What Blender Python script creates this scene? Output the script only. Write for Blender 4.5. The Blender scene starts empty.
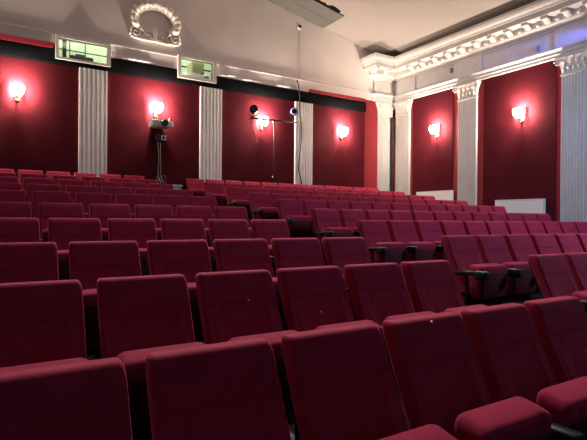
import bpy, bmesh, math, random
from mathutils import Vector, Matrix

random.seed(7)
SC = bpy.context.scene
COL = SC.collection
Z0 = 1.473            # camera height above the front row's floor
XW, YW = 11.72, 12.5  # right wall and back wall

# ------------------------------------------------------------------ materials
def mat(name, color, rough=0.6, metal=0.0, sheen=0.0, noise=0.0, scale=20.0, bump=0.0, bscale=200.0,
        spec=0.5, emit=None, estr=0.0, dirt=None):
    m = bpy.data.materials.new(name); m.use_nodes = True
    nt = m.node_tree; b = nt.nodes['Principled BSDF']
    b.inputs['Base Color'].default_value = (*color, 1)
    b.inputs['Roughness'].default_value = rough
    b.inputs['Metallic'].default_value = metal
    b.inputs['Specular IOR Level'].default_value = spec
    if sheen:
        b.inputs['Sheen Weight'].default_value = sheen
        b.inputs['Sheen Roughness'].default_value = 0.3
        b.inputs['Sheen Tint'].default_value = (.95, .20, .34, 1)
    tc = nt.nodes.new('ShaderNodeTexCoord')
    if noise:
        n = nt.nodes.new('ShaderNodeTexNoise'); n.inputs['Scale'].default_value = scale
        n.inputs['Detail'].default_value = 4
        nt.links.new(tc.outputs['Object'], n.inputs['Vector'])
        r = nt.nodes.new('ShaderNodeValToRGB')
        lo = [c*(1-noise) for c in color]; hi = [min(1, c*(1+noise)) for c in color]
        if dirt: lo = dirt
        r.color_ramp.elements[0].color = (*lo, 1); r.color_ramp.elements[1].color = (*hi, 1)
        r.color_ramp.elements[0].position = .3; r.color_ramp.elements[1].position = .7
        nt.links.new(n.outputs['Fac'], r.inputs['Fac'])
        nt.links.new(r.outputs['Color'], b.inputs['Base Color'])
    if bump:
        n2 = nt.nodes.new('ShaderNodeTexNoise'); n2.inputs['Scale'].default_value = bscale
        nt.links.new(tc.outputs['Object'], n2.inputs['Vector'])
        bp = nt.nodes.new('ShaderNodeBump'); bp.inputs['Strength'].default_value = bump
        bp.inputs['Distance'].default_value = 0.01
        nt.links.new(n2.outputs['Fac'], bp.inputs['Height'])
        nt.links.new(bp.outputs['Normal'], b.inputs['Normal'])
    if emit:
        b.inputs['Emission Color'].default_value = (*emit, 1)
        b.inputs['Emission Strength'].default_value = estr
    return m

M = {}
M['velvet'] = mat('red_velvet', (.33, .023, .058), .85, sheen=.9, noise=.10, scale=9, bump=.15, bscale=260, spec=.2)
M['velvet'].node_tree.nodes['Principled BSDF'].inputs['Specular Tint'].default_value = (1, .22, .32, 1)
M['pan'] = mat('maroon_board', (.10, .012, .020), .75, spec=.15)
M['shell'] = mat('dark_plastic', (.006, .010, .012), .8, spec=.05)
M['black'] = mat('black_plastic', (.010, .015, .020), .5, spec=.3)
M['metal_dark'] = mat('dark_metal', (.014, .013, .014), .6, spec=.2)
M['panel'] = mat('dark_red_fabric', (.068, .0055, .0105), .95, noise=.12, scale=3, bump=.1, bscale=120, spec=.1)
M['redpaint'] = mat('red_paint', (.26, .019, .028), .7, noise=.08, scale=4, spec=.25)
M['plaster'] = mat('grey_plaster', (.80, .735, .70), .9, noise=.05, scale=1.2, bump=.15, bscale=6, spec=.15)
M['brightwhite'] = mat('lightened_white_paint', (.86, .83, .79), .6, noise=.05, scale=5, spec=.3)  # white lightened to make up for grazing lamp light on back pilasters
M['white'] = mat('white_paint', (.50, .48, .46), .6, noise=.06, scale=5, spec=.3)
M['stucco'] = mat('white_stucco', (.56, .535, .49), .7, noise=.10, scale=12, bump=.25, bscale=30, spec=.25)
M['cartouche'] = mat('cream_stucco', (.82, .76, .70), .85, noise=.06, scale=12, bump=.3, bscale=25, spec=.15)
M['patch'] = mat('raw_plaster', (.88, .85, .80), .8, bump=.3, bscale=15)
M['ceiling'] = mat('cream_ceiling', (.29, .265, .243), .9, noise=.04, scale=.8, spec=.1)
M['greyboard'] = mat('grey_board', (.10, .098, .088), .8, noise=.08, scale=6)
M['band'] = mat('black_cloth', (.005, .006, .007), .9, noise=.3, scale=5, spec=.05)
M['carpet'] = mat('dark_carpet', (.022, .010, .012), 1.0, noise=.3, scale=60, spec=.05)
M['frame'] = mat('window_frame_paint', (.62, .60, .55), .6)
M['brass'] = mat('aged_brass', (.35, .22, .09), .35, metal=.9)
M['radiator'] = mat('radiator_enamel', (.80, .78, .74), .4)
M['grey'] = mat('light_grey_paint', (.45, .46, .48), .5)
M['projector'] = mat('projector_casing', (.62, .60, .60), .45)
M['lens'] = mat('lens_glass', (.02, .022, .035), .08)
M['lensring'] = mat('bluish_lens', (.25, .30, .55), .15)
M['cable'] = mat('black_rubber', (.015, .015, .016), .6)
M['greycable'] = mat('grey_cable', (.22, .18, .17), .6)
M['booth'] = mat('pale_green_wall', (.74, .80, .66), .8)
M['beige'] = mat('beige_enamel', (.55, .55, .33), .5)
M['curtain'] = mat('grey_blind', (.16, .19, .20), .8)
M['wire'] = mat('painted_wire', (.42, .38, .35), .8)
M['stud'] = mat('pale_stud', (.9, .88, .85), .35)

def glass_mat():
    m = bpy.data.materials.new('pane_glass'); m.use_nodes = True
    nt = m.node_tree; nt.nodes.clear()
    o = nt.nodes.new('ShaderNodeOutputMaterial'); mx = nt.nodes.new('ShaderNodeMixShader')
    t = nt.nodes.new('ShaderNodeBsdfTransparent'); g = nt.nodes.new('ShaderNodeBsdfGlossy')
    t.inputs[0].default_value = (.95, .98, .95, 1); g.inputs['Roughness'].default_value = .05
    mx.inputs[0].default_value = .05
    nt.links.new(t.outputs[0], mx.inputs[1]); nt.links.new(g.outputs[0], mx.inputs[2]); nt.links.new(mx.outputs[0], o.inputs[0])
    return m
M['glass'] = glass_mat()

def shade_mat():
    m = bpy.data.materials.new('frosted_lamp_glass'); m.use_nodes = True
    nt = m.node_tree; b = nt.nodes['Principled BSDF']
    b.inputs['Base Color'].default_value = (.95, .9, .82, 1)
    b.inputs['Roughness'].default_value = .4
    b.inputs['Emission Color'].default_value = (1, .78, .60, 1)
    b.inputs['Emission Strength'].default_value = 12
    return m
M['shade'] = shade_mat()

# ------------------------------------------------------------------ helpers
def finish(name, bm, m, parent=None, smooth=False, auto=None, loc=None):
    bmesh.ops.recalc_face_normals(bm, faces=bm.faces)
    me = bpy.data.meshes.new(name); bm.to_mesh(me); bm.free()
    for k in (m if isinstance(m, (list, tuple)) else [m]): me.materials.append(k)
    if smooth:
        for p in me.polygons: p.use_smooth = True
        if auto:
            me.set_sharp_from_angle(angle=math.radians(auto))
    o = bpy.data.objects.new(name, me); COL.objects.link(o)
    if loc: o.location = loc
    if parent: o.parent = parent
    return o

def tag(o, label, cat, group=None):
    o['label'] = label; o['category'] = cat
    if group: o['group'] = group
    return o

def thing(name, label, cat, loc=(0, 0, 0), group=None, rz=0):
    o = bpy.data.objects.new(name, None); COL.objects.link(o)
    o.location = loc; o.rotation_euler = (0, 0, rz); o.empty_display_size = .1
    return tag(o, label, cat, group)

def struct(o):
    o['kind'] = 'structure'; return o

def box(bm, x0, x1, y0, y1, z0, z1, mi=0):
    vs = [bm.verts.new(p) for p in ((x0, y0, z0), (x1, y0, z0), (x1, y1, z0), (x0, y1, z0),
                                    (x0, y0, z1), (x1, y0, z1), (x1, y1, z1), (x0, y1, z1))]
    fs = []
    for f in ((3, 2, 1, 0), (4, 5, 6, 7), (0, 1, 5, 4), (1, 2, 6, 5), (2, 3, 7, 6), (3, 0, 4, 7)):
        fc = bm.faces.new([vs[i] for i in f]); fc.material_index = mi; fs.append(fc)
    return vs

def rbox(x0, x1, y0, y1, z0, z1, r=.01, seg=2):
    bm = bmesh.new(); box(bm, x0, x1, y0, y1, z0, z1)
    bmesh.ops.bevel(bm, geom=list(bm.edges), offset=r, segments=seg, affect='EDGES', profile=.5)
    return bm

def loft(bm, rings, cap0=True, cap1=True, close=True):
    vr = [[bm.verts.new(p) for p in r] for r in rings]
    n = len(vr[0])
    for a, b in zip(vr[:-1], vr[1:]):
        for i in range(n if close else n-1):
            j = (i+1) % n
            bm.faces.new((a[i], a[j], b[j], b[i]))
    if cap0: bm.faces.new(list(reversed(vr[0])))
    if cap1: bm.faces.new(vr[-1])
    return vr

def lathe(bm, prof, n=20, axis='z', c=(0, 0, 0), cap=True):
    rings = []
    for r, h in prof:
        ring = []
        for i in range(n):
            a = 2*math.pi*i/n
            if axis == 'z': p = (c[0]+r*math.cos(a), c[1]+r*math.sin(a), c[2]+h)
            elif axis == 'y': p = (c[0]+r*math.cos(a), c[1]+h, c[2]+r*math.sin(a))
            else: p = (c[0]+h, c[1]+r*math.cos(a), c[2]+r*math.sin(a))
            ring.append(p)
        rings.append(ring)
    loft(bm, rings, cap, cap)

def tube(bm, pts, r, n=8, taper=None):
    pts = [Vector(p) for p in pts]; rings = []
    up = Vector((0, 0, 1)); prev = None
    for i, p in enumerate(pts):
        d = (pts[min(i+1, len(pts)-1)] - pts[max(i-1, 0)]).normalized()
        if prev is None:
            a = d.cross(up)
            if a.length < .1: a = d.cross(Vector((1, 0, 0)))
        else:
            a = prev - d*prev.dot(d)
        a.normalize(); b = d.cross(a); prev = a
        rr = r if taper is None else r*taper[i]
        rings.append([p + (a*math.cos(2*math.pi*k/n) + b*math.sin(2*math.pi*k/n))*rr for k in range(n)])
    loft(bm, rings)

def smoothpts(pts, k=5):
    P = [Vector(p) for p in pts]; out = []
    for i in range(len(P)-1):
        p0 = P[max(i-1, 0)]; p1 = P[i]; p2 = P[i+1]; p3 = P[min(i+2, len(P)-1)]
        for j in range(k):
            t = j/k
            out.append(.5*((2*p1)+(p2-p0)*t+(2*p0-5*p1+4*p2-p3)*t*t+(3*p1-p0-3*p2+p3)*t**3))
    out.append(P[-1]); return out

def sstep(a, b, x):
    t = min(1, max(0, (x-a)/(b-a))); return t*t*(3-2*t)

# ------------------------------------------------------------------ camera (solved from the seat rows, walls and verticals)
cam_d = bpy.data.cameras.new('camera'); cam = bpy.data.objects.new('camera', cam_d); COL.objects.link(cam)
cam_d.sensor_fit = 'HORIZONTAL'; cam_d.sensor_width = 36; cam_d.lens = 36*487.06/587
cam_d.clip_start = .05; cam_d.clip_end = 100
yaw, pit, rol = math.radians(31.72), math.radians(-.147), math.radians(.477)
fw = Vector((math.sin(yaw)*math.cos(pit), math.cos(yaw)*math.cos(pit), math.sin(pit)))
r0 = Vector((math.cos(yaw), -math.sin(yaw), 0)); u0 = r0.cross(fw)
rt = r0*math.cos(rol)+u0*math.sin(rol); up = -r0*math.sin(rol)+u0*math.cos(rol)
mw = Matrix((rt, up, -fw)).transposed().to_4x4(); mw.translation = Vector((0, 0, Z0))
cam.matrix_world = mw
SC.camera = cam

# ------------------------------------------------------------------ row grid
ROWY = [1.632, 2.663, 3.711, 5.217, 6.36, 7.491, 8.604, 9.741, 10.86, 11.95]
ROWF = [0.0, .149, .297, .463, .639, .824, .986, 1.159, 1.320, 1.480]   # floor height of each row
def floor_at(y):
    h = 0
    for yy, f in zip(ROWY, ROWF):
        if y >= yy-.72: h = f
    return h

# ------------------------------------------------------------------ room shell
XL, YF = -4.6, -3.5
bm = bmesh.new()
ys = [YF]+[y-.72 for y in ROWY[1:]]+[YW+.2]
for k in range(len(ROWY)):
    box(bm, XL, XW+.2, ys[k], ys[k+1], -.5, ROWF[k])
struct(finish('floor', bm, M['carpet']))

def ceil_z(x): return Z0 + 6.37 - .203*(abs(x-3.6)+3.6-6.82)
bm = bmesh.new()
sec = [(XL, ceil_z(XL)), (3.2, ceil_z(3.2)), (3.6, ceil_z(3.2)+.03), (4.0, ceil_z(4.0)), (XW+.2, ceil_z(XW+.2))]
ring = lambda y: [(x, y, z) for x, z in sec]+[(x, y, z+.15) for x, z in reversed(sec)]
loft(bm, [ring(YF), ring(YW+.2)])
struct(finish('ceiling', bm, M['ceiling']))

# back wall: red paint below, grey plaster above, two projection ports cut through
PORTS = [(1.275, 2.355, 3.70, 4.14), (4.18, 5.07, 3.75, 4.20)]
bm = bmesh.new()
ZB = Z0+3.97
WT = .06
def wallslab(x0, x1, z0, z1, mi): box(bm, x0, x1, YW, YW+WT, z0, z1, mi)
def wall_top(x0, x1, z0):
    vs = []
    for y in (YW, YW+WT):
        vs.append([bm.verts.new(p) for p in ((x0, y, z0), (x1, y, z0), (x1, y, ceil_z(x1)+.05), (x0, y, ceil_z(x0)+.05))])
    a, b = vs
    fs = [(a[0], a[1], a[2], a[3]), (b[3], b[2], b[1], b[0])]+[(a[(i+1) % 4], a[i], b[i], b[(i+1) % 4]) for i in range(4)]
    for f in fs: bm.faces.new(f).material_index = 1
wallslab(XL, XW+.2, 1.0, Z0+3.6, 0)
xs = [XL]
for p in PORTS: xs += [p[0], p[1]]
xs.append(XW+.2)
for i in range(len(xs)-1):
    if i % 2 == 0: wallslab(xs[i], xs[i+1], Z0+3.6, ZB, 0); wall_slab = wallslab(xs[i], xs[i+1], ZB, Z0+4.3, 1)
    else:
        p = PORTS[i//2]; wallslab(p[0], p[1], Z0+3.6, Z0+p[2], 0); wallslab(p[0], p[1], Z0+p[3], Z0+4.3, 1)
wall_top(XL, 3.6, Z0+4.3); wall_top(3.6, XW+.2, Z0+4.3)
struct(finish('wall_back', bm, [M['redpaint'], M['plaster']]))

# right wall: red paint up to the entablature, plaster above it
bm = bmesh.new()
box(bm, XW, XW+.2, YF, YW, -.5, Z0+4.1, 0)
box(bm, XW, XW+.2, YF, YW, Z0+4.1, ceil_z(XW)+.05, 1)
struct(finish('wall_right', bm, [M['redpaint'], M['plaster']]))

# red fabric panels
def fpanel(x0, x1, y0, y1, z0, z1, label):
    o = finish('wall_panel', rbox(x0, x1, y0, y1, z0, z1, .006, 1), M['panel'])
    return tag(o, label, 'wall panel', 'dark red wall panels')
zt = Z0+3.53
for x0, x1, lab in ((-1.20, 1.70, 'dark red wall panel left of the leftmost fluted pilaster on the back wall'),
                    (2.37, 4.71, 'dark red wall panel behind the wall projector and its hanging cable'),
                    (5.36, 7.71, 'dark red wall panel behind the spotlight stand'),
                    (8.36, 10.45, 'dark red wall panel nearest the corner on the back wall')):
    fpanel(x0, x1, YW-.025, YW, ROWF[9], zt, lab)
for y0, y1, lab in ((9.90, 11.55, 'narrower dark red panel on the right wall with the smaller white radiator'),
                    (6.76, 8.84, 'wide dark red panel on the right wall between two fluted pilasters')):
    fpanel(XW-.025, XW, y0, y1, floor_at(y1), Z0+3.94, lab)

# black cloth band under the ledge
bm = bmesh.new()
x0, x1 = XL, 10.47
stops = sorted([x0+(x1-x0)*i/60 for i in range(61)]+[1.199, 1.201, 2.429, 2.431, 4.079, 4.081, 5.179, 5.181])
rings = []
for x in stops:
    w = .012*math.sin(x*2.3)+.008*math.sin(x*5.1)
    zb, zt2 = Z0+3.537+w*.3, Z0+3.872+w*.5
    if 1.20 < x < 2.43 or 4.08 < x < 5.18: zt2 = Z0+3.644
    rings.append([(x, YW-.05, zb), (x, YW-.055-abs(w), (zb+zt2)/2), (x, YW-.05, zt2), (x, YW-.001, zt2), (x, YW-.001, zb)])
loft(bm, rings)
tag(finish('black_cloth_band', bm, M['band'], smooth=True, auto=40), 'long black cloth band along the top of the red back wall', 'cloth band')

# plaster ledge above the band
bm = bmesh.new()
def ledge(x0, x1, zlo):
    prof = [(0, zlo), (.026, zlo), (.026, 4.20), (.034, 4.215), (.028, 4.245), (0, 4.27)]
    loft(bm, [[(x, YW-d, Z0+z) for d, z in prof] for x in (x0, x1)])
ledge(XL, 1.2, 4.0); ledge(2.42, 4.09, 3.90); ledge(5.17, 8.24, 3.89); ledge(8.24, 10.88, 3.975)
led = struct(finish('trim_1', bm, M['plaster']))
bm = bmesh.new(); box(bm, XL, 1.17, YW-.062, YW-.03, Z0+3.876, Z0+3.998); box(bm, 8.26, 10.45, YW-.062, YW-.03, Z0+3.876, Z0+3.975)
struct(finish('trim_3', bm, M['redpaint']))
def patch(xa, xb, z):
    bm = bmesh.new(); rings = []
    for i in range(13):
        t = i/12; x = xa+(xb-xa)*t; h = .05*math.sin(math.pi*t)**.6*(.7+.5*random.random())+.003
        y = YW-.026
        rings.append([(x, y, Z0+z-.02), (x, y-h*.5, Z0+z), (x, y-h*.7, Z0+z+h*.8), (x, y-h*.2, Z0+z+h*1.5), (x, y+.02, Z0+z+h*1.5), (x, y+.02, Z0+z-.02)])
    loft(bm, rings)
    return finish('plaster_patch', bm, M['patch'], led, smooth=True)
for a in ((2.55, 3.6, 3.915), (5.42, 5.8, 3.935), (5.80, 6.65, 3.90), (7.0, 7.6, 3.90), (5.2, 5.5, 3.91)): patch(*a)

# ------------------------------------------------------------------ entablature: profile swept along right wall and round the corner block
PROF = [(0, 3.95), (.10, 3.95), (.10, 4.02), (.125, 4.03), (.125, 4.10), (.15, 4.12), (.175, 4.15), (.175, 4.18), (.06, 4.195),
        (.06, 4.63), (.09, 4.64), (.10, 4.68), (.15, 4.70), (.18, 4.74), (.22, 4.76), (.24, 4.80), (.24, 4.93), (.50, 4.94), (.50, 5.05),
        (.53, 5.07), (.55, 5.12), (.60, 5.16), (.63, 5.22), (.63, 5.29), (.02, 5.31), (0, 5.31)]
bm = bmesh.new()
bx, by = 10.90, 12.41
def sweep_pt(k, d):
    return [(XW-d, YF), (XW-d, by-d), (bx-d, by-d), (bx-d, YW)][k]
rings = [[(*sweep_pt(k, d), Z0+z) for d, z in PROF] for k in range(4)]
loft(bm, rings, cap0=True, cap1=False)
# frieze break over the corner pilaster and over the next one
box(bm, XW-.10, XW-.05, 11.37, by-.05, Z0+4.19, Z0+4.64); box(bm, XW-.085, XW-.05, 8.86, 9.83, Z0+4.19, Z0+4.64)
box(bm, XW-.085, XW-.05, 5.80, 6.78, Z0+4.19, Z0+4.64)
ent = struct(finish('trim_2', bm, M['white']))

def modillion_mesh():
    bm = bmesh.new(); rings = []
    for t in range(9):
        s = t/8; d = .20+.27*s; h = .135*(1-.55*s)+.02*math.sin(s*7)
        w = .085*(1-.15*s)
        rings.append([(-d, -w, 0), (-d, w, 0), (-d, w*.95, -h*.8), (-d, w*.5, -h), (-d, -w*.5, -h), (-d, -w*.95, -h*.8)])
    loft(bm, rings); return bm
mod0 = None
y = 11.36
while y > 5.0:
    if mod0 is None: mod0 = o = finish('modillion', modillion_mesh(), M['stucco'], ent, smooth=True, auto=50)
    else: o = mod0.copy(); COL.objects.link(o)
    o.location = (XW, y, Z0+4.935); y -= .5
for x in (10.55, 11.05):
    o = mod0.copy(); COL.objects.link(o); o.location = (x, by, Z0+4.935); o.rotation_euler = (0, 0, math.pi/2)
# egg drops between modillions
bm = bmesh.new(); lathe(bm, [(.004, -.07), (.03, -.06), (.05, -.03), (.055, 0), (.05, .02)], 10)
e0 = None; y = 11.11
while y > 5.0:
    if e0 is None: e0 = o = finish('egg_ornament', bm, M['stucco'], ent, smooth=True)
    else: o = e0.copy(); COL.objects.link(o)
    o.location = (XW-.25, y, Z0+4.84); o.scale = (.8, 1.1, .75); y -= .5

# ------------------------------------------------------------------ pilasters
def shaft_bm(w, d, z0, z1, nf=6, fd=.033):
    # front outline along local x (0..w), depth -y; concave flutes between fillets
    pts = [(0, 0), (0, -d)]
    fil = .035; fw_ = (w-2*.03-(nf-1)*fil)/nf; x = .03
    pts.append((x, -d))
    for k in range(nf):
        for j in range(1, 6):
            a = math.pi*j/6
            pts.append((x+fw_*(1-math.cos(a))/2, -d+fd*math.sin(a)))
        x += fw_; pts.append((x, -d))
        if k < nf-1: x += fil; pts.append((x, -d))
    pts += [(w, -d), (w, 0)]
    bm = bmesh.new(); loft(bm, [[(px, py, z) for px, py in pts] for z in (z0, z1)])
    return bm
def capital(root, w, d, z0, z1, el=1, er=1):
    bm = bmesh.new(); rings = []
    for t in range(9):
        s = t/8; z = z0+.03+(z1-z0-.10)*s; e = .09*s**2.2; dd = d+.09*s**2
        rings.append([(-e*el, 0, z), (-e*el, -dd, z), (w+e*er, -dd, z), (w+e*er, 0, z)])
    loft(bm, rings)
    cap = finish('capital', bm, M['stucco'], root)
    finish('astragal', rbox(-.02*el, w+.02*er, -d-.03, 0, z0-.02, z0+.03, .01), M['white'], root)
    finish('abacus', rbox(-.11*el, w+.11*er, -d-.13, 0, z1-.075, z1, .015), M['white'], root)
    for row, (n, h, zz, out) in enumerate(((5, .17, z0+.03, .03), (4, .17, z0+.15, .055))):
        for k in range(n):
            cx = w*(k+.5)/n; bm = bmesh.new(); rings = []
            for j in range(7):
                s = j/6; ww = .055*math.sin(math.pi*min(.95, .25+.65*s)); z = zz+h*s-.05*max(0, s-.75)*4*(s)
                y = -d-out*.4-out*1.6*s**2-.035*max(0, s-.6)*2
                rings.append([(cx-ww, y+.02, z), (cx, y-.012, z), (cx+ww, y+.02, z), (cx, y+.03, z)])
            loft(bm, rings); finish('acanthus_leaf', bm, M['stucco'], cap, smooth=True, auto=60)
    for sx, cx in ((-1, -.05+(1-el)*.13), (1, w+.05-(1-er)*.13)):
        bm = bmesh.new(); pts = []; tp = []
        for j in range(26):
            a = j*.5; r = .075*(1-j/28)
            pts.append((cx+sx*.01+sx*r*math.cos(a)*.8, -d-.10+.002*j, z1-.15+r*math.sin(a))); tp.append(1-.5*j/26)
        tube(bm, pts, .02, 6, tp); finish('volute', bm, M['stucco'], cap, smooth=True)

def pilaster(loc, rz, w, z0, z1, label, cap=False, nf=6, d=.08, el=1, er=1):
    t = thing('fluted_pilaster', label, 'pilaster', loc, 'white fluted pilasters', rz)
    base = z0
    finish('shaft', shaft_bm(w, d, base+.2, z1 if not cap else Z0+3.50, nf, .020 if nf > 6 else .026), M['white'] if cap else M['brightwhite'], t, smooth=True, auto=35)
    finish('plinth', rbox(-.03*el, w+.03*er, -d-.03, 0, base, base+.2, .012), M['white'], t)
    if cap: capital(t, w, d, Z0+3.50, Z0+3.948, el, er)
    return t
f9 = ROWF[9]
pilaster((1.72, YW-.003, 0), 0, .63, f9, Z0+3.53, 'white fluted pilaster below the left projection window')
pilaster((4.72, YW-.003, 0), 0, .62, f9, Z0+3.53, 'white fluted pilaster below the right projection window')
p3 = pilaster((7.72, YW-.003, 0), 0, .62, f9, Z0+3.53, 'white fluted pilaster with a black cable running down it')
pilaster((11.03, YW-.003, 0), 0, .60, f9, Z0+3.6, 'white fluted corner pilaster with capital, on the back wall left of the black post', True, 7, er=0)
R = -math.pi/2
# local +x of the rotated shaft runs towards -Y, local -y towards -X
pilaster((XW-.003, 12.27, 0), R, .62, f9, 0, 'white fluted corner pilaster with capital, on the right wall beside the black post', True, 8, el=0)
pilaster((XW-.003, 9.66, 0), R, .62, floor_at(9.2), 0, 'white fluted pilaster with capital between the two right wall lamps', True, 8)
pilaster((XW-.003, 6.61, 0), R, .62, floor_at(6.2), 0, 'white fluted pilaster with capital at the right edge of the photo', True, 8)

# dark post standing in the corner
t = thing('corner_post', 'black post with a round knob standing in the corner between two pilasters', 'post', (11.56, 12.335, f9))
bm = bmesh.new(); lathe(bm, [(.045, 0.02), (.045, Z0+3.33-f9)], 14); finish('pole', bm, M['metal_dark'], t, smooth=True, auto=40)
bm = bmesh.new(); lathe(bm, [(.01, -.08), (.05, -.07), (.062, -.03), (.062, .03), (.045, .07), (.008, .085)], 14)
finish('knob', bm, M['black'], t, smooth=True, loc=(0, 0, Z0+3.39-f9))
finish('foot', rbox(-.045, .045, -.03, .045, 0, .03, .006), M['metal_dark'], t)

# ------------------------------------------------------------------ grey board on the ceiling
def ceilboard():
    t = thing('ceiling_hatch', 'grey rectangular board fixed to the cream ceiling above the back wall', 'ceiling panel', (7.5, 11.9, ceil_z(7.5)))
    x0, x1 = 5.6, 8.75; y0, y1 = 11.42, 12.48
    for ya, yb in ((y0, (y0+y1)/2-.006), ((y0+y1)/2+.006, y1)):
        bm = bmesh.new(); rings = []
        for x in (x0, x1):
            z = ceil_z(x); rings.append([(x-7.5, ya-11.9, z-.03-ceil_z(7.5)), (x-7.5, yb-11.9, z-.03-ceil_z(7.5)), (x-7.5, yb-11.9, z+.0-ceil_z(7.5)), (x-7.5, ya-11.9, z+.0-ceil_z(7.5))])
        loft(bm, rings); finish('board', bm, M['greyboard'], t)
    # torn dark edge strip
    bm = bmesh.new(); rings = []
    for i in range(15):
        x = 7.0+1.55*i/14; z = ceil_z(x); w = .04+.07*abs(math.sin(i*1.9))+(.07 if i in (11, 12, 13) else 0)
        rings.append([(x-7.5, y0-11.9-w, z-.006-ceil_z(7.5)), (x-7.5, y0-11.9, z-.034-ceil_z(7.5)), (x-7.5, y0-11.9, z-ceil_z(7.5)), (x-7.5, y0-11.9-w, z-ceil_z(7.5))])
    loft(bm, rings); o = finish('torn_edge', bm, M['band'], t); o['label'] = 'dark torn edge'
ceilboard()

# ------------------------------------------------------------------ plaster cartouche
def cartouche():
    cx, cz = 3.52, 4.98
    t = thing('plaster_cartouche', 'white plaster scrollwork cartouche high on the back wall between the projection windows', 'wall ornament', (cx, YW, Z0+cz))
    bm = bmesh.new(); pts = []
    for i in range(33):
        a = math.radians(-50+280*i/32); pts.append((.50*math.cos(a), -.03, .36*math.sin(a)))
    rings = []
    for x_, y_, z_ in pts:
        a = math.atan2(z_/.36, x_/.50); ring = []
        for q in range(10):
            b = 2*math.pi*q/10; k = 1+.17*math.cos(b); ring.append((x_*k, -.03-.045*math.sin(b), z_*k))
        rings.append(ring)
    loft(bm, rings); finish('frame', bm, M['cartouche'], t, smooth=True)
    def leaf(px, pz, ang, L, W):
        bm = bmesh.new(); rings = []
        for j in range(7):
            s = j/6; w = W*math.sin(math.pi*(.12+.8*s)); y = -.02-.06*math.sin(math.pi*s*.8)
            c, sn = math.cos(ang), math.sin(ang)
            P = lambda u, v, yy: (px+u*c-v*sn, yy-.04, pz+u*sn+v*c)
            rings.append([P(L*s, -w, y+.02), P(L*s, 0, y-.02), P(L*s, w, y+.02), P(L*s, 0, 0.0)])
        loft(bm, rings); finish('leaf', bm, M['cartouche'], t, smooth=True)
    for i in range(15):
        a = math.radians(-30+240*i/14)
        leaf(.47*math.cos(a), .345*math.sin(a), a+(.8 if i < 7 else -.8 if i > 7 else 0), .21, .085)
    # crest
    for s in (-1, 0, 1): leaf(.10*s, .36, math.pi/2-s*.8, .13, .05)
    # bottom scrolls
    def scroll(px, pz, sx, R_, turns=11):
        bm = bmesh.new(); pts = []; tp = []
        for j in range(int(turns*3)):
            a = -.6+j*.30; r = R_*(1-j/(turns*3+4)); pts.append((px+sx*r*math.cos(a), -.035-.001*j, pz+r*math.sin(a))); tp.append(1.1-.7*j/(turns*3))
        tube(bm, pts, .034, 7, tp); finish('scroll', bm, M['cartouche'], t, smooth=True)
    scroll(-.50, -.34, -1, .15); scroll(.50, -.34, 1, .15); scroll(-.18, -.36, 1, .11); scroll(.18, -.36, -1, .11)
    for sx in (-1, 1):
        bm = bmesh.new(); tube(bm, smoothpts([(sx*.62, -.03, -.44), (sx*.42, -.045, -.47), (sx*.25, -.05, -.40), (sx*.36, -.05, -.22), (sx*.30, -.04, -.12)]), .03, 7)
        finish('tendril', bm, M['cartouche'], t, smooth=True)
    bm = bmesh.new(); tube(bm, smoothpts([(-.55, -.03, -.47), (-.2, -.055, -.50), (0, -.06, -.49), (.2, -.055, -.50), (.55, -.03, -.47)]), .034, 8)
    finish('base_moulding', bm, M['cartouche'], t, smooth=True)
cartouche()

# ------------------------------------------------------------------ projection windows and the booth behind
def port(k, outer, inner):
    x0, x1, z0, z1 = outer; a0, a1, b0, b1 = inner
    bm = bmesh.new()
    yf, yb = YW-.10, YW
    def seg(xa, xb, za, zb): box(bm, xa, xb, yf, yb, Z0+za, Z0+zb)
    seg(x0, a0, z0, z1); seg(a1, x1, z0, z1); seg(a0, a1, z0, b0); seg(a0, a1, b1, z1)
    bmesh.ops.remove_doubles(bm, verts=bm.verts, dist=1e-5)
    w = struct(finish('window_%d' % k, bm, M['frame']))
    bm = bmesh.new(); box(bm, a0, a1, YW+.035, YW+.042, Z0+b0, Z0+b1)
    p = finish('pane', bm, M['glass'], w)
    return w
w1 = port(1, (1.21, 2.42, 3.645, 4.20), (1.275, 2.355, 3.70, 4.14))
w2 = port(2, (4.09, 5.17, 3.67, 4.27), (4.18, 5.07, 3.75, 4.20))
bm = bmesh.new()
for x in (1.52, 1.86): box(bm, x-.009, x+.009, YW+.012, YW+.03, Z0+3.71, Z0+4.13)
box(bm, 1.28, 2.35, YW+.012, YW+.03, Z0+3.90, Z0+3.918)
finish('muntin', bm, M['curtain'], w1)
# booth shell
for nm, b in (('wall_booth_back', (-.5, 7.0, 13.9, 14.0, Z0+2.9, Z0+5.6)), ('wall_booth_left', (-.6, -.5, YW+.08, 14.0, Z0+2.9, Z0+5.6)),
              ('wall_booth_right', (7.0, 7.1, YW+.08, 14.0, Z0+2.9, Z0+5.6)), ('ceiling_booth', (-.5, 7.0, YW+.08, 14.0, Z0+5.6, Z0+5.7)),
              ('floor_booth', (-.5, 7.0, YW+.08, 14.0, Z0+2.8, Z0+2.9))):
    bm = bmesh.new(); box(bm, *b); struct(finish(nm, bm, M['booth']))
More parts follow.
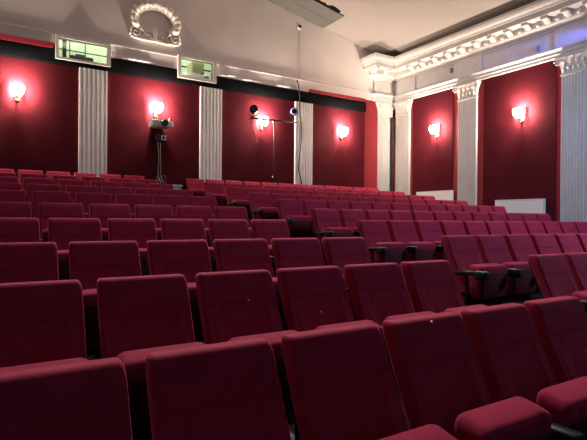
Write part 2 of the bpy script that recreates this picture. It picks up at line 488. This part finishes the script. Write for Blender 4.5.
# things in the booth
bm = bmesh.new(); rings = []
for i in range(13):
    x = 1.385+.09*i/12; y = YW+.22+.012*(i % 2); rings.append([(x, y, Z0+3.3), (x, y, Z0+4.3), (x, y+.012, Z0+4.3), (x, y+.012, Z0+3.3)])
loft(bm, rings); tag(finish('window_blind', bm, M['curtain']), 'grey folded blind at the left side of the left projection window', 'blind')
t = thing('booth_equipment', 'low dark grey machine behind the left projection window', 'machine', (1.82, YW+.32, Z0+2.9))
finish('body', rbox(-.26, .26, -.1, .1, .80, .985, .02), M['curtain'], t); finish('top_cover', rbox(-.14, .08, -.08, .08, .983, 1.035, .02), M['curtain'], t)
finish('stand', rbox(-.2, .2, -.08, .08, 0, .80, .01), M['metal_dark'], t)
t = thing('film_projector', 'beige film projector behind the right projection window', 'projector', (4.82, YW+.42, Z0+2.9))
finish('housing', rbox(-.20, .17, -.08, .35, 1.06, 1.42, .05, 3), M['beige'], t)
bm = bmesh.new(); lathe(bm, [(.03, -.16), (.04, -.15), (.04, -.07)], 14, 'y', (.10, 0, 1.08)); finish('lens', bm, M['lens'], t, smooth=True, auto=40)
finish('base', rbox(-.14, .30, -.10, .3, .92, 1.06, .02), M['curtain'], t); finish('pedestal', rbox(-.1, .1, -.05, .2, 0, .92, .01), M['metal_dark'], t)
t = thing('booth_shelf', 'thin dark shelf rail behind the right projection window', 'shelf', (4.7, 13.45, Z0+4.30))
finish('rail', rbox(-.9, .9, -.02, .02, -.015, .015, .004), M['metal_dark'], t)
for s in (-1, 1): finish('support', rbox(.87*s-.015, .87*s+.015, -.015, .015, -1.40, -.014, .003), M['metal_dark'], t)

# ------------------------------------------------------------------ wall lamps
def sconce(loc, rz, label):
    t = thing('wall_lamp', label, 'wall lamp', loc, 'lit wall lamps', rz)
    # local: wall at y=0, room towards -y
    bm = bmesh.new(); lathe(bm, [(.005, -.03), (.03, -.028), (.055, -.012), (.06, 0)], 16, 'y', (0, 0, -.16)); finish('wall_plate', bm, M['brass'], t, smooth=True)
    bm = bmesh.new(); tube(bm, smoothpts([(0, -.02, -.16), (0, -.07, -.20), (0, -.13, -.19), (0, -.15, -.14)]), .011, 8); finish('arm', bm, M['brass'], t, smooth=True)
    bm = bmesh.new(); lathe(bm, [(.012, -.15), (.035, -.13), (.045, -.10), (.04, -.095)], 14, 'z', (0, -.15, 0)); finish('cup', bm, M['brass'], t, smooth=True)
    # tulip shade of separate glass petals with gaps
    bm = bmesh.new(); n = 7
    for k in range(n):
        a0 = 2*math.pi*k/n; rings = []
        for j in range(8):
            s = j/7; z = -.10+.25*s; r = .045+.10*math.sin(math.pi*(.08+.62*s)); half = (math.pi/n)*(.54-.18*max(0, s-.6)*2)
            ring = []
            for q in range(5):
                a = a0-half+2*half*q/4; ring.append((r*math.cos(a), -.15+r*math.sin(a), z))
            for q in range(4, -1, -1):
                a = a0-half+2*half*q/4; ring.append(((r-.005)*math.cos(a), -.15+(r-.005)*math.sin(a), z))
            rings.append(ring)
        loft(bm, rings)
    finish('glass_shade', bm, M['shade'], t, smooth=True, auto=50)
    L = bpy.data.lights.new('bulb_light', 'POINT'); L.energy = LAMP; L.color = (1, .81, .66); L.shadow_soft_size = .06
    lo = bpy.data.objects.new('bulb_light', L); COL.objects.link(lo); lo.location = (0, -.14, .05); lo.parent = t
LAMP = 195
zl = Z0+2.75
sconce((.45, YW-.025, zl), 0, 'lit wall lamp leftmost on the back wall, left of all the pilasters')
sconce((3.53, YW-.025, zl), 0, 'lit wall lamp directly above the grey projector')
sconce((6.59, YW-.025, zl), 0, 'lit wall lamp behind the spotlight crossbar')
sconce((9.47, YW-.025, zl), 0, 'lit wall lamp on the back wall panel nearest the corner')
sconce((XW-.025, 10.50, zl), R, 'lit wall lamp above the smaller white radiator')
sconce((XW-.025, 7.66, zl), R, 'lit wall lamp above the larger white radiator, largest on the right wall')

# ------------------------------------------------------------------ radiators on the right wall
def radiator(y0, y1, z0, z1, label):
    t = thing('radiator', label, 'radiator', (XW-.028, (y0+y1)/2, z0), 'white wall radiators')
    L = (y1-y0)/2; H = z1-z0
    bm = bmesh.new(); n = 40; pts = []
    rings = []
    for i in range(n*2+1):
        y = -L+.02+(2*L-.04)*i/(n*2); d = .128 if i % 2 else .125
        rings.append([(-d, y, .02), (-d, y, H-.03), (-.10, y, H-.03), (-.10, y, .02)])
    loft(bm, rings); finish('front_panel', bm, M['radiator'], t)
    for s in (-1, 1): finish('side_cover', rbox(-.125, -.02, s*(L-.01)-.01, s*(L-.01)+.01, .01, H-.005, .004), M['radiator'], t)
    bm = bmesh.new()
    box(bm, -.128, -.118, -L, L, H-.02, H); box(bm, -.03, -.02, -L, L, H-.02, H)
    k = int(2*L/.05)
    for i in range(k+1): y = -L+.005+(2*L-.01)*i/k; box(bm, -.12, -.025, y-.004, y+.004, H-.015, H-.002)
    finish('top_grille', bm, M['radiator'], t)
    for s in (-1, 1): finish('wall_bracket', rbox(-.03, 0, s*L*.7-.02, s*L*.7+.02, .1, H-.1, .004), M['metal_dark'], t)
    bm = bmesh.new(); tube(bm, [(-.07, -L+.02, .05), (-.07, -L-.05, .05)], .018, 8); o = finish('valve', bm, M['black'], t, smooth=True); o['label'] = 'black valve'
radiator(9.83, 11.23, Z0+.15, Z0+.89, 'white wall radiator on the right wall, the farther one near the corner')
radiator(6.99, 8.35, Z0-.28, Z0+.55, 'white wall radiator on the right wall, the nearer one below the bigger lamp')

# ------------------------------------------------------------------ technical things at the back wall
t = thing('wall_projector', 'light grey video projector mounted below a wall lamp', 'projector', (3.56, YW-.025, Z0+2.36))
finish('casing', rbox(-.24, .29, -.48, -.12, -.10, .06, .025, 2), M['projector'], t)
bm = bmesh.new(); lathe(bm, [(.07, -.07), (.085, -.07), (.085, 0)], 20, 'y', (.06, -.49, -.01)); finish('lens_barrel', bm, M['black'], t, smooth=True, auto=40)
bm = bmesh.new(); lathe(bm, [(.006, -.012), (.05, -.006), (.07, 0)], 20, 'y', (.06, -.55, -.01)); finish('lens', bm, M['lens'], t, smooth=True)
finish('top_bracket', rbox(-.10, .02, -.40, -.14, .075, .11, .006), M['black'], t)
bm = bmesh.new(); tube(bm, [(-.04, -.14, .09), (-.04, 0, .16)], .02, 8); finish('bracket_arm', bm, M['metal_dark'], t, smooth=True)
bm = bmesh.new(); tube(bm, [(.18, -.28, .08), (.24, -.28, .13), (.27, -.2, .17)], .014, 6); finish('antenna', bm, M['projector'], t, smooth=True)
finish('wall_plate', rbox(-.12, .12, -.13, 0, -.08, .06, .006), M['metal_dark'], t)

t = thing('wall_camera', 'small black box camera with a square pale front below the projector', 'camera', (3.64, YW-.025, Z0+2.03))
finish('casing', rbox(-.12, .12, -.22, -.03, -.09, .09, .012), M['black'], t)
finish('front_plate', rbox(-.02, .10, -.235, -.215, -.07, .06, .008), M['grey'], t)
bm = bmesh.new(); lathe(bm, [(.01, -.255), (.035, -.25), (.04, -.23)], 14, 'y', (.04, 0, -.005)); finish('lens', bm, M['lens'], t, smooth=True)
finish('wall_bracket', rbox(-.03, .03, -.04, 0, -.04, .04, .005), M['metal_dark'], t)
bm = bmesh.new(); tube(bm, smoothpts([(3.59, YW-.1, Z0+1.96), (3.59, YW-.06, Z0+1.88), (3.62, YW-.05, Z0+1.5), (3.60, YW-.05, Z0+1.1), (3.63, YW-.2, Z0+.89)]), .012, 7)
tube(bm, smoothpts([(3.66, YW-.1, Z0+1.96), (3.65, YW-.06, Z0+1.88), (3.66, YW-.05, Z0+1.5), (3.67, YW-.05, Z0+1.12), (3.69, YW-.2, Z0+.89)]), .012, 7)
tag(finish('hanging_cable', bm, M['greycable'], smooth=True), 'grey cable pair hanging from the small wall camera down to the desk', 'cable')
bm = bmesh.new(); pts = []
for j in range(80):
    a = j*.32; r = .115+.012*math.sin(j*1.7); pts.append((3.62+r*math.cos(a), YW-.22+.02*math.sin(j*.9)-.0006*j, Z0+.975+r*math.sin(a)))
tube(bm, pts, .010, 6); tag(finish('coiled_cable', bm, M['cable'], smooth=True), 'black cable coil standing on the white desk at the back wall', 'cable')

t = thing('control_desk', 'small white desk against the back wall behind the last rows', 'desk', (3.72, 12.15, f9))
H = Z0+.83-f9
finish('desktop', rbox(-.36, .36, -.2, .25, H-.03, H, .005), M['radiator'], t)
finish('front_board', rbox(-.02, .34, -.18, -.16, H-.45, H-.03, .004), M['grey'], t)
for sx in (-.33, .33):
    for sy in (-.16, .21): finish('leg', rbox(sx-.02, sx+.02, sy-.02, sy+.02, 0, H-.03, .004), M['grey'], t)
t = thing('speaker_box', 'small black box standing beside the white desk at the back wall', 'speaker', (4.165, 12.15, f9))
finish('cabinet', rbox(-.065, .065, -.12, .12, 0, Z0+.84-f9, .012), M['black'], t)
finish('speaker_grille', rbox(-.05, .05, -.128, -.118, .05, Z0+.80-f9, .004), M['metal_dark'], t)

# spotlight stand
t = thing('light_stand', 'black T shaped light stand in front of a back wall lamp', 'light stand', (6.83, 12.15, f9))
zb = Z0+2.80-f9
bm = bmesh.new(); tube(bm, [(0, 0, .05), (0, 0, zb)], .018, 10); finish('pole', bm, M['metal_dark'], t, smooth=True)
bm = bmesh.new(); tube(bm, [(-.78, 0, zb-.015), (.80, 0, zb+.03)], .024, 10); finish('crossbar', bm, M['metal_dark'], t, smooth=True)
bm = bmesh.new(); lathe(bm, [(.03, zb-.08), (.035, zb-.07), (.035, zb+.02), (.03, zb+.03)], 12); finish('tee_joint', bm, M['black'], t, smooth=True)
for a in (0.3, 1.6, 2.8):
    bm = bmesh.new(); tube(bm, [(0, 0, .45), (.22*math.cos(a), .03*math.sin(a), .012)], .012, 8); finish('leg', bm, M['metal_dark'], t, smooth=True)
def spot(x, zc, label, tilt, ring, yawz, zbar):
    t = thing('spotlight', label, 'spotlight', (x, 12.012, zbar), 'stand spotlights')
    dz = zc-zbar
    bm = bmesh.new(); lathe(bm, [(.05, .22), (.085, .18), (.10, .10), (.105, -.06), (.115, -.07), (.115, -.09), (.10, -.09), (.098, -.06)], 20, 'y')
    b = finish('can', bm, M['black'], t, smooth=True, auto=40, loc=(0, 0, dz)); b.rotation_euler = (tilt, 0, yawz)
    bm = bmesh.new(); lathe(bm, [(.004, -.075), (.06, -.07), (.098, -.06)], 20, 'y'); finish('lens', bm, M['lens'], b, smooth=True)
    if ring:
        bm = bmesh.new(); lathe(bm, [(.075, -.094), (.108, -.096), (.108, -.085), (.075, -.085), (.075, -.094)], 20, 'y', cap=False); o = finish('lens_ring', bm, M['lensring'], b, smooth=True); o['label'] = 'bluish lens ring'
    bm = bmesh.new(); tube(bm, smoothpts([(-.125, 0, dz), (-.12, .03, dz-.12), (0, .05, .065), (.12, .03, dz-.12), (.125, 0, dz)]), .009, 6); finish('yoke', bm, M['metal_dark'], t, smooth=True)
    bm = bmesh.new(); lathe(bm, [(.024, .020), (.03, .024), (.03, .06), (.022, .07)], 10, 'z', (0, .075, 0)); finish('clamp', bm, M['metal_dark'], t, smooth=True)
spot(6.11, Z0+2.99, 'black spotlight on the left end of the light stand crossbar', -.12, False, -.47, Z0+2.785)
spot(7.42, Z0+3.10, 'black spotlight with bluish lens on the right end of the light stand crossbar', .05, True, -.53, Z0+2.82)
bm = bmesh.new(); tube(bm, smoothpts([(6.14, 12.12, Z0+2.78), (6.12, 12.1, Z0+2.55), (6.20, 12.1, Z0+2.3), (6.27, 12.1, Z0+2.14)]), .007, 6)
bmesh.ops.create_uvsphere(bm, u_segments=8, v_segments=6, radius=.022, matrix=Matrix.Translation((6.27, 12.1, Z0+2.13)))
tag(finish('dangling_cable', bm, M['greycable'], smooth=True), 'thin cable dangling below the left spotlight', 'cable')
bm = bmesh.new(); tube(bm, smoothpts([(7.74, YW-.09, Z0+4.17), (7.79, YW-.10, Z0+4.05), (7.84, YW-.10, Z0+3.7), (7.86, YW-.105, Z0+3.2), (7.93, YW-.105, Z0+2.6), (7.86, YW-.105, Z0+1.9), (7.83, YW-.105, Z0+1.5), (7.93, YW-.105, Z0+1.1), (7.98, YW-.105, Z0+.4)], 6), .019, 8)
tag(finish('pilaster_cable', bm, M['cable'], smooth=True), 'thick black cable running down the third pilaster of the back wall', 'cable')
t = thing('wall_hook', 'small white round fitting with a black hole high on the grey wall', 'wall fitting', (7.87, YW, Z0+5.79))
bm = bmesh.new(); lathe(bm, [(.05, -.03), (.06, -.025), (.065, 0)], 16, 'y'); finish('rosette', bm, M['stud'], t, smooth=True, auto=40)
bm = bmesh.new(); lathe(bm, [(.05, -.034), (.05, -.028)], 14, 'y', (.012, 0, .03)); finish('socket', bm, M['black'], t, smooth=True, auto=40)
bm = bmesh.new(); tube(bm, [(7.87, YW-.008, Z0+5.74), (7.90, YW-.008, Z0+4.27)], .006, 5)
tag(finish('thin_wire', bm, M['wire'], smooth=True), 'thin wire running down the grey wall from the round fitting', 'wire')
bm = bmesh.new(); lathe(bm, [(.006, -.02), (.022, -.014), (.026, 0)], 12, 'y'); tag(finish('wall_stud', bm, M['stud'], smooth=True, loc=(6.985, YW-.025, Z0+1.225)), 'small pale knob low on the red panel behind the light stand', 'wall knob')
for y, x_, zz, lab in ((9.93, XW-.085, 4.47, 'small dark fitting on the white frieze left of the cracked joint'), (7.2, XW-.06, 4.33, 'small dark fitting on the bluish lit frieze')):
    tag(finish('frieze_hook', rbox(-.05, 0, -.035, .035, -.07, .07, .012), M['curtain'], loc=(XW-.06, y, Z0+zz)), lab, 'wall fitting')

# ------------------------------------------------------------------ the cinema seat
TH = .105
def yf(z):
    u = .985-z
    return -(.42*u+.12*u*u) if u > 0 else 0
def xsec(hw, y0, y1, r, nfr=29, dis=None):
    """closed loop: front edge (-y side, displaced), right corner, back, left corner"""
    pts = []
    for i in range(nfr):
        x = -(hw-r)+2*(hw-r)*i/(nfr-1); pts.append((x, y0+(dis(x) if dis else 0)))
    for j in range(1, 5):
        a = -math.pi/2+math.pi/2*j/5; pts.append((hw-r+r*math.cos(a), y0+r+r*math.sin(a)))
    pts.append((hw, y0+r)); pts.append((hw, y1-r))
    for j in range(1, 4):
        a = math.pi/2*j/4; pts.append((hw-r+r*math.cos(a), y1-r+r*math.sin(a)))
    for i in range(5): pts.append(((hw-r)*(1-i/2), y1))
    for j in range(1, 4):
        a = math.pi/2+math.pi/2*j/4; pts.append((-hw+r+r*math.cos(a), y1-r+r*math.sin(a)))
    pts.append((-hw, y1-r)); pts.append((-hw, y0+r))
    for j in range(1, 5):
        a = math.pi+math.pi/2*j/5; pts.append((-hw+r+r*math.cos(a), y0+r+r*math.sin(a)))
    return pts
def backrest_bm():
    zs = [.40, .43, .47, .51, .55, .59, .63, .67, .71, .75, .78, .80, .815, .823, .827, .831, .84, .87, .90, .93, .95]
    rings = []
    def dis_at(z):
        seam = .006 if abs(z-.827) < .0015 else (.002 if abs(z-.827) < .006 else 0)
        def f(x):
            ax = abs(x)
            if z < .823:
                s = min(1, (.823-z)/.38)
                rec = .050*s**1.15*(1-sstep(.075+.01*s, .165, ax))-.010*s*sstep(.12, .17, ax)*(1-sstep(.185, .2, ax))
                gr = .008*max(0, 1-abs(ax-.140)/.008)
                return rec+gr+seam+.004
            return seam
        return f
    for z in zs:
        y0 = yf(z); hw = .238-.004*(z-.4)
        rings.append([(x, y, z) for x, y in xsec(hw, y0, y0+TH, .018, dis=dis_at(z))])
    for z, ins in ((.970, .002), (.985, .007), (.994, .015), (.999, .027), (1.0, .04)):
        y0 = yf(z if z < .985 else .985); hw = .2357-ins*.5
        rings.append([(x, y, z) for x, y in xsec(hw, y0+ins, y0+TH-ins*.6, max(.012, .022-ins*.2), dis=lambda x: 0)])
    bm = bmesh.new(); loft(bm, rings); return bm
def shell_bm():
    rings = []
    for z in (.34, .45, .6, .75, .88, .93, .95, .958):
        y0 = yf(min(z, .96))+TH-.012; hw = .224-(.02 if z > .94 else 0)
        rings.append([(x, y, z) for x, y in xsec(hw, y0, y0+.032, .012, nfr=5)])
    bm = bmesh.new(); loft(bm, rings); return bm
def seat_bm():
    # tipped-up cushion, local origin at pivot: vertical block, sitting face towards +y
    rings = []; H = .36
    prof = [(0, .03), (.008, .014), (.022, .004), (.05, 0), (.12, -.003), (.2, -.004), (.27, -.002), (.31, 0), (.333, .004), (.347, .014), (.356, .026), (.36, .042)]
    for z, ins in prof:
        hw = .226-max(0, ins)
        def dis(x, ins=ins): return .008*max(0, 1-abs(abs(x)-.135)/.010)
        rings.append([(x, y, z) for x, y in xsec(hw, -.122-.012*z/H+ins, .04*(z/H)**2-ins*.6, .03, dis=dis)])
    bm = bmesh.new(); loft(bm, rings); return bm

def build_seat():
    root = thing('cinema_seat', '', 'cinema seat', (0, 0, 0))
    finish('backrest', backrest_bm(), M['velvet'], root, smooth=True, auto=60)
    finish('back_shell', shell_bm(), M['shell'], root, smooth=True, auto=40)
    s = finish('seat_cushion', seat_bm(), M['velvet'], root, smooth=True, auto=60, loc=(0, -.290, .345))
    bm = bmesh.new(); box(bm, -.272, .215, -.30, -.265, .31, .345); finish('cross_bar', bm, M['metal_dark'], root)
    return root
def arm_bm():
    bm = rbox(-.024, .024, -.44, -.285, .600, .643, .012, 2); return bm
def bracket_bm(): return rbox(-.022, .022, -.30, -.15, .585, .632, .010, 2)
def armcap_bm(): return rbox(-.034, .034, -.56, -.42, .562, .655, .016, 3)
def leg_bm():
    bm = bmesh.new(); box(bm, -.018, .018, -.31, -.25, .02, .36); box(bm, -.008, .008, -.312, -.29, .36, .606); box(bm, -.03, .03, -.40, -.12, 0, .02); return bm
proto = build_seat()
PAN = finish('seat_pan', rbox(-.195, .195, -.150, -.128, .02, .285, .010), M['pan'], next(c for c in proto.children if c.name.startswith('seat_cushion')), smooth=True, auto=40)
P_BACK, P_SHELL, P_SEAT, P_BAR = [next(c for c in proto.children if c.name.startswith(n)) for n in ('backrest', 'back_shell', 'seat_cushion', 'cross_bar')]
ARM = finish('armrest', arm_bm(), M['black'], proto, smooth=True, auto=40)
CAP = finish('arm_end', armcap_bm(), M['black'], ARM, smooth=True, auto=40)
LEG = finish('leg', leg_bm(), M['metal_dark'], proto)
BRK = finish('arm_bracket', bracket_bm(), M['black'], ARM, smooth=True, auto=40)
BRK.parent = ARM
for o in (ARM, LEG): o.location = (-.275, 0, 0)
STUD = None

ORD = ['first', 'second', 'third', 'fourth', 'fifth', 'sixth', 'seventh', 'eighth', 'ninth', 'tenth', 'eleventh', 'twelfth']
def clone(src, parent):
    c = src.copy(); COL.objects.link(c); c.parent = parent
    return c
first = True
def place(xr, k, label, group, right_end=False, studded=None, tip=0.0, left_end=False, drop=0.0):
    """xr: x of the right edge of the backrest"""
    global first, STUD
    loc = (xr-.224+(.007 if k == 0 else .022 if k == 1 else .014), ROWY[k], ROWF[k])
    if first:
        root = proto; first = False; arm, leg, seat = ARM, LEG, P_SEAT; back = P_BACK
    else:
        root = proto.copy(); COL.objects.link(root)
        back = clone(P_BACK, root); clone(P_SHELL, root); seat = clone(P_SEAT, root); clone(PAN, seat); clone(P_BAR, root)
        arm = clone(ARM, root); clone(CAP, arm); leg = clone(LEG, root)
        leg.location = (-.275, 0, 0)
    arm.location = (-.275, 0, drop)
    if left_end: clone(BRK, arm)
    if right_end:
        a = clone(ARM, root); clone(CAP, a); clone(BRK, a); l = clone(LEG, root); l.location = (.275, 0, 0); a.location = (.275, 0, drop)
    root.location = loc; seat.rotation_euler = (math.radians(tip), 0, 0)
    root['label'] = label; root['group'] = group
    if studded:
        bm = bmesh.new(); lathe(bm, [(.001, -.006), (.005, -.004), (.0065, .004)], 8, 'y')
        x, z = studded
        o = finish('stud', bm, M['stud'], root, smooth=True, loc=(x, yf(z)-.003, z)); o['label'] = 'tiny pale stud on the backrest'
    return root

rows_txt = lambda k: 'the front row' if k == 0 else 'the last row' if k == 9 else 'the '+ORD[k]+' row from front'
for k in range(10):
    for n in range(6):
        j = 6-n   # count from the aisle
        st = None; lab = 'red cinema seat in %s, %s seat left of the aisle' % (rows_txt(k), ORD[j-1])
        if (k, n) == (1, 2): st = (.04, .84)
        if (k, n) == (1, 3): st = (-.02, .73)
        if (k, n) == (0, 3): st = (.0, .985)
        if st:
            lab = 'red cinema seat with a white dot, %s, %s seat left of the aisle' % ('front row' if k == 0 else ORD[k]+' row', ORD[j-1])
        tip = (10 if k == 0 else 9 if k == 1 else 5)+random.uniform(-1.5, 1.5)
        place(.357+.55*n, k, lab, 'red seats left of the aisle', n == 5, st, tip, False, -.06)
for k in range(1, 10):
    nmax = {1: 3, 2: 6}.get(k, 12)
    for i in range(nmax):
        lab = 'red cinema seat in %s, %s seat right of the aisle' % (rows_txt(k), ORD[i])
        if i == 11: lab = 'red cinema seat at the right wall end of %s' % rows_txt(k)
        place(4.75+.545*i-(.11+.004*i if k == 9 else .06+.002*i if k == 8 else 0), k, lab, 'red seats right of the aisle', i == 11, None, 4+random.uniform(-2, 3) + (6 if k == 1 else 0), i == 0)

bpy.data.objects.remove(BRK)

# ------------------------------------------------------------------ lights
def area(name, loc, target, size, energy, color, sy=None, spread=180):
    L = bpy.data.lights.new(name, 'AREA'); L.energy = energy; L.color = color; L.size = size; L.spread = math.radians(spread)
    if sy: L.shape = 'RECTANGLE'; L.size_y = sy
    o = bpy.data.objects.new(name, L); COL.objects.link(o); o.location = loc
    o.rotation_euler = (Vector(target)-Vector(loc)).to_track_quat('-Z', 'Y').to_euler()
    return o
area('booth_light', (3.2, 13.0, Z0+5.5), (3.2, 13.9, Z0+4.2), 4.0, 32, (.92, 1, .82), .5)
area('cool_front_light', (9.4, .6, 4.6), (7.6, 4.2, .9), 1.2, 52, (.52, .74, 1.0), None, 105)  # cool light from the front right, its source out of view
area('cool_front_light', (6.5, 2.0, 6.2), (11.7, 6.6, 3.2), 1.0, 17, (.40, .60, 1.0), None, 62)  # second cool light, added to turn the right wall's pilasters and frieze bluer
for a, b, e in (((3.0, 8.6, 8.1), (1.2, 1.8, .8), 1250), ((7.5, 8.6, 7.4), (5.4, 3.2, 1.0), 600)):  # spots added above and behind to brighten the front rows' seat tops
    L = bpy.data.lights.new('seat_top_fill', 'SPOT'); L.energy = e; L.color = (1, .84, .86); L.spot_size = math.radians(58); L.spot_blend = .9; L.shadow_soft_size = .25
    o = bpy.data.objects.new('seat_top_fill', L); COL.objects.link(o); o.location = a
    o.rotation_euler = (Vector(b)-Vector(a)).to_track_quat('-Z', 'Y').to_euler()
L = bpy.data.lights.new('blue_ledge_light', 'SPOT'); L.energy = 560; L.color = (.12, .16, 1); L.shadow_soft_size = .05; L.spot_size = math.radians(15); L.spot_blend = 1
o = bpy.data.objects.new('blue_ledge_light', L); COL.objects.link(o); o.location = (XW-.45, 4.5, Z0+4.36)
o.rotation_euler = (Vector((XW-.06, 7.0, Z0+4.34))-o.location).to_track_quat('-Z', 'Y').to_euler()
for hx, hz in ((2.2, 7.9), (7.2, 7.5)):
    area('overhead_fill', (hx, 5.2, hz), (hx, 5.0, 0), 1.0, 7, (1, .86, .74))  # weak warm fill from above, added to lift the seats

w = bpy.data.worlds.new('world'); SC.world = w; w.use_nodes = True
w.node_tree.nodes['Background'].inputs[0].default_value = (.48, .58, .75, 1)
w.node_tree.nodes['Background'].inputs[1].default_value = .06

SC.view_settings.view_transform = 'Standard'
SC.view_settings.look = 'None'
SC.view_settings.exposure = 1.05
SC.view_settings.gamma = 1
SC.view_settings.use_curve_mapping = False
try:
    SC.cycles.use_denoising = True
    SC.cycles.denoiser = 'OPENIMAGEDENOISE'
except Exception: pass
SC.cycles.max_bounces = 8; SC.cycles.diffuse_bounces = 5
SC.cycles.sample_clamp_indirect = 6
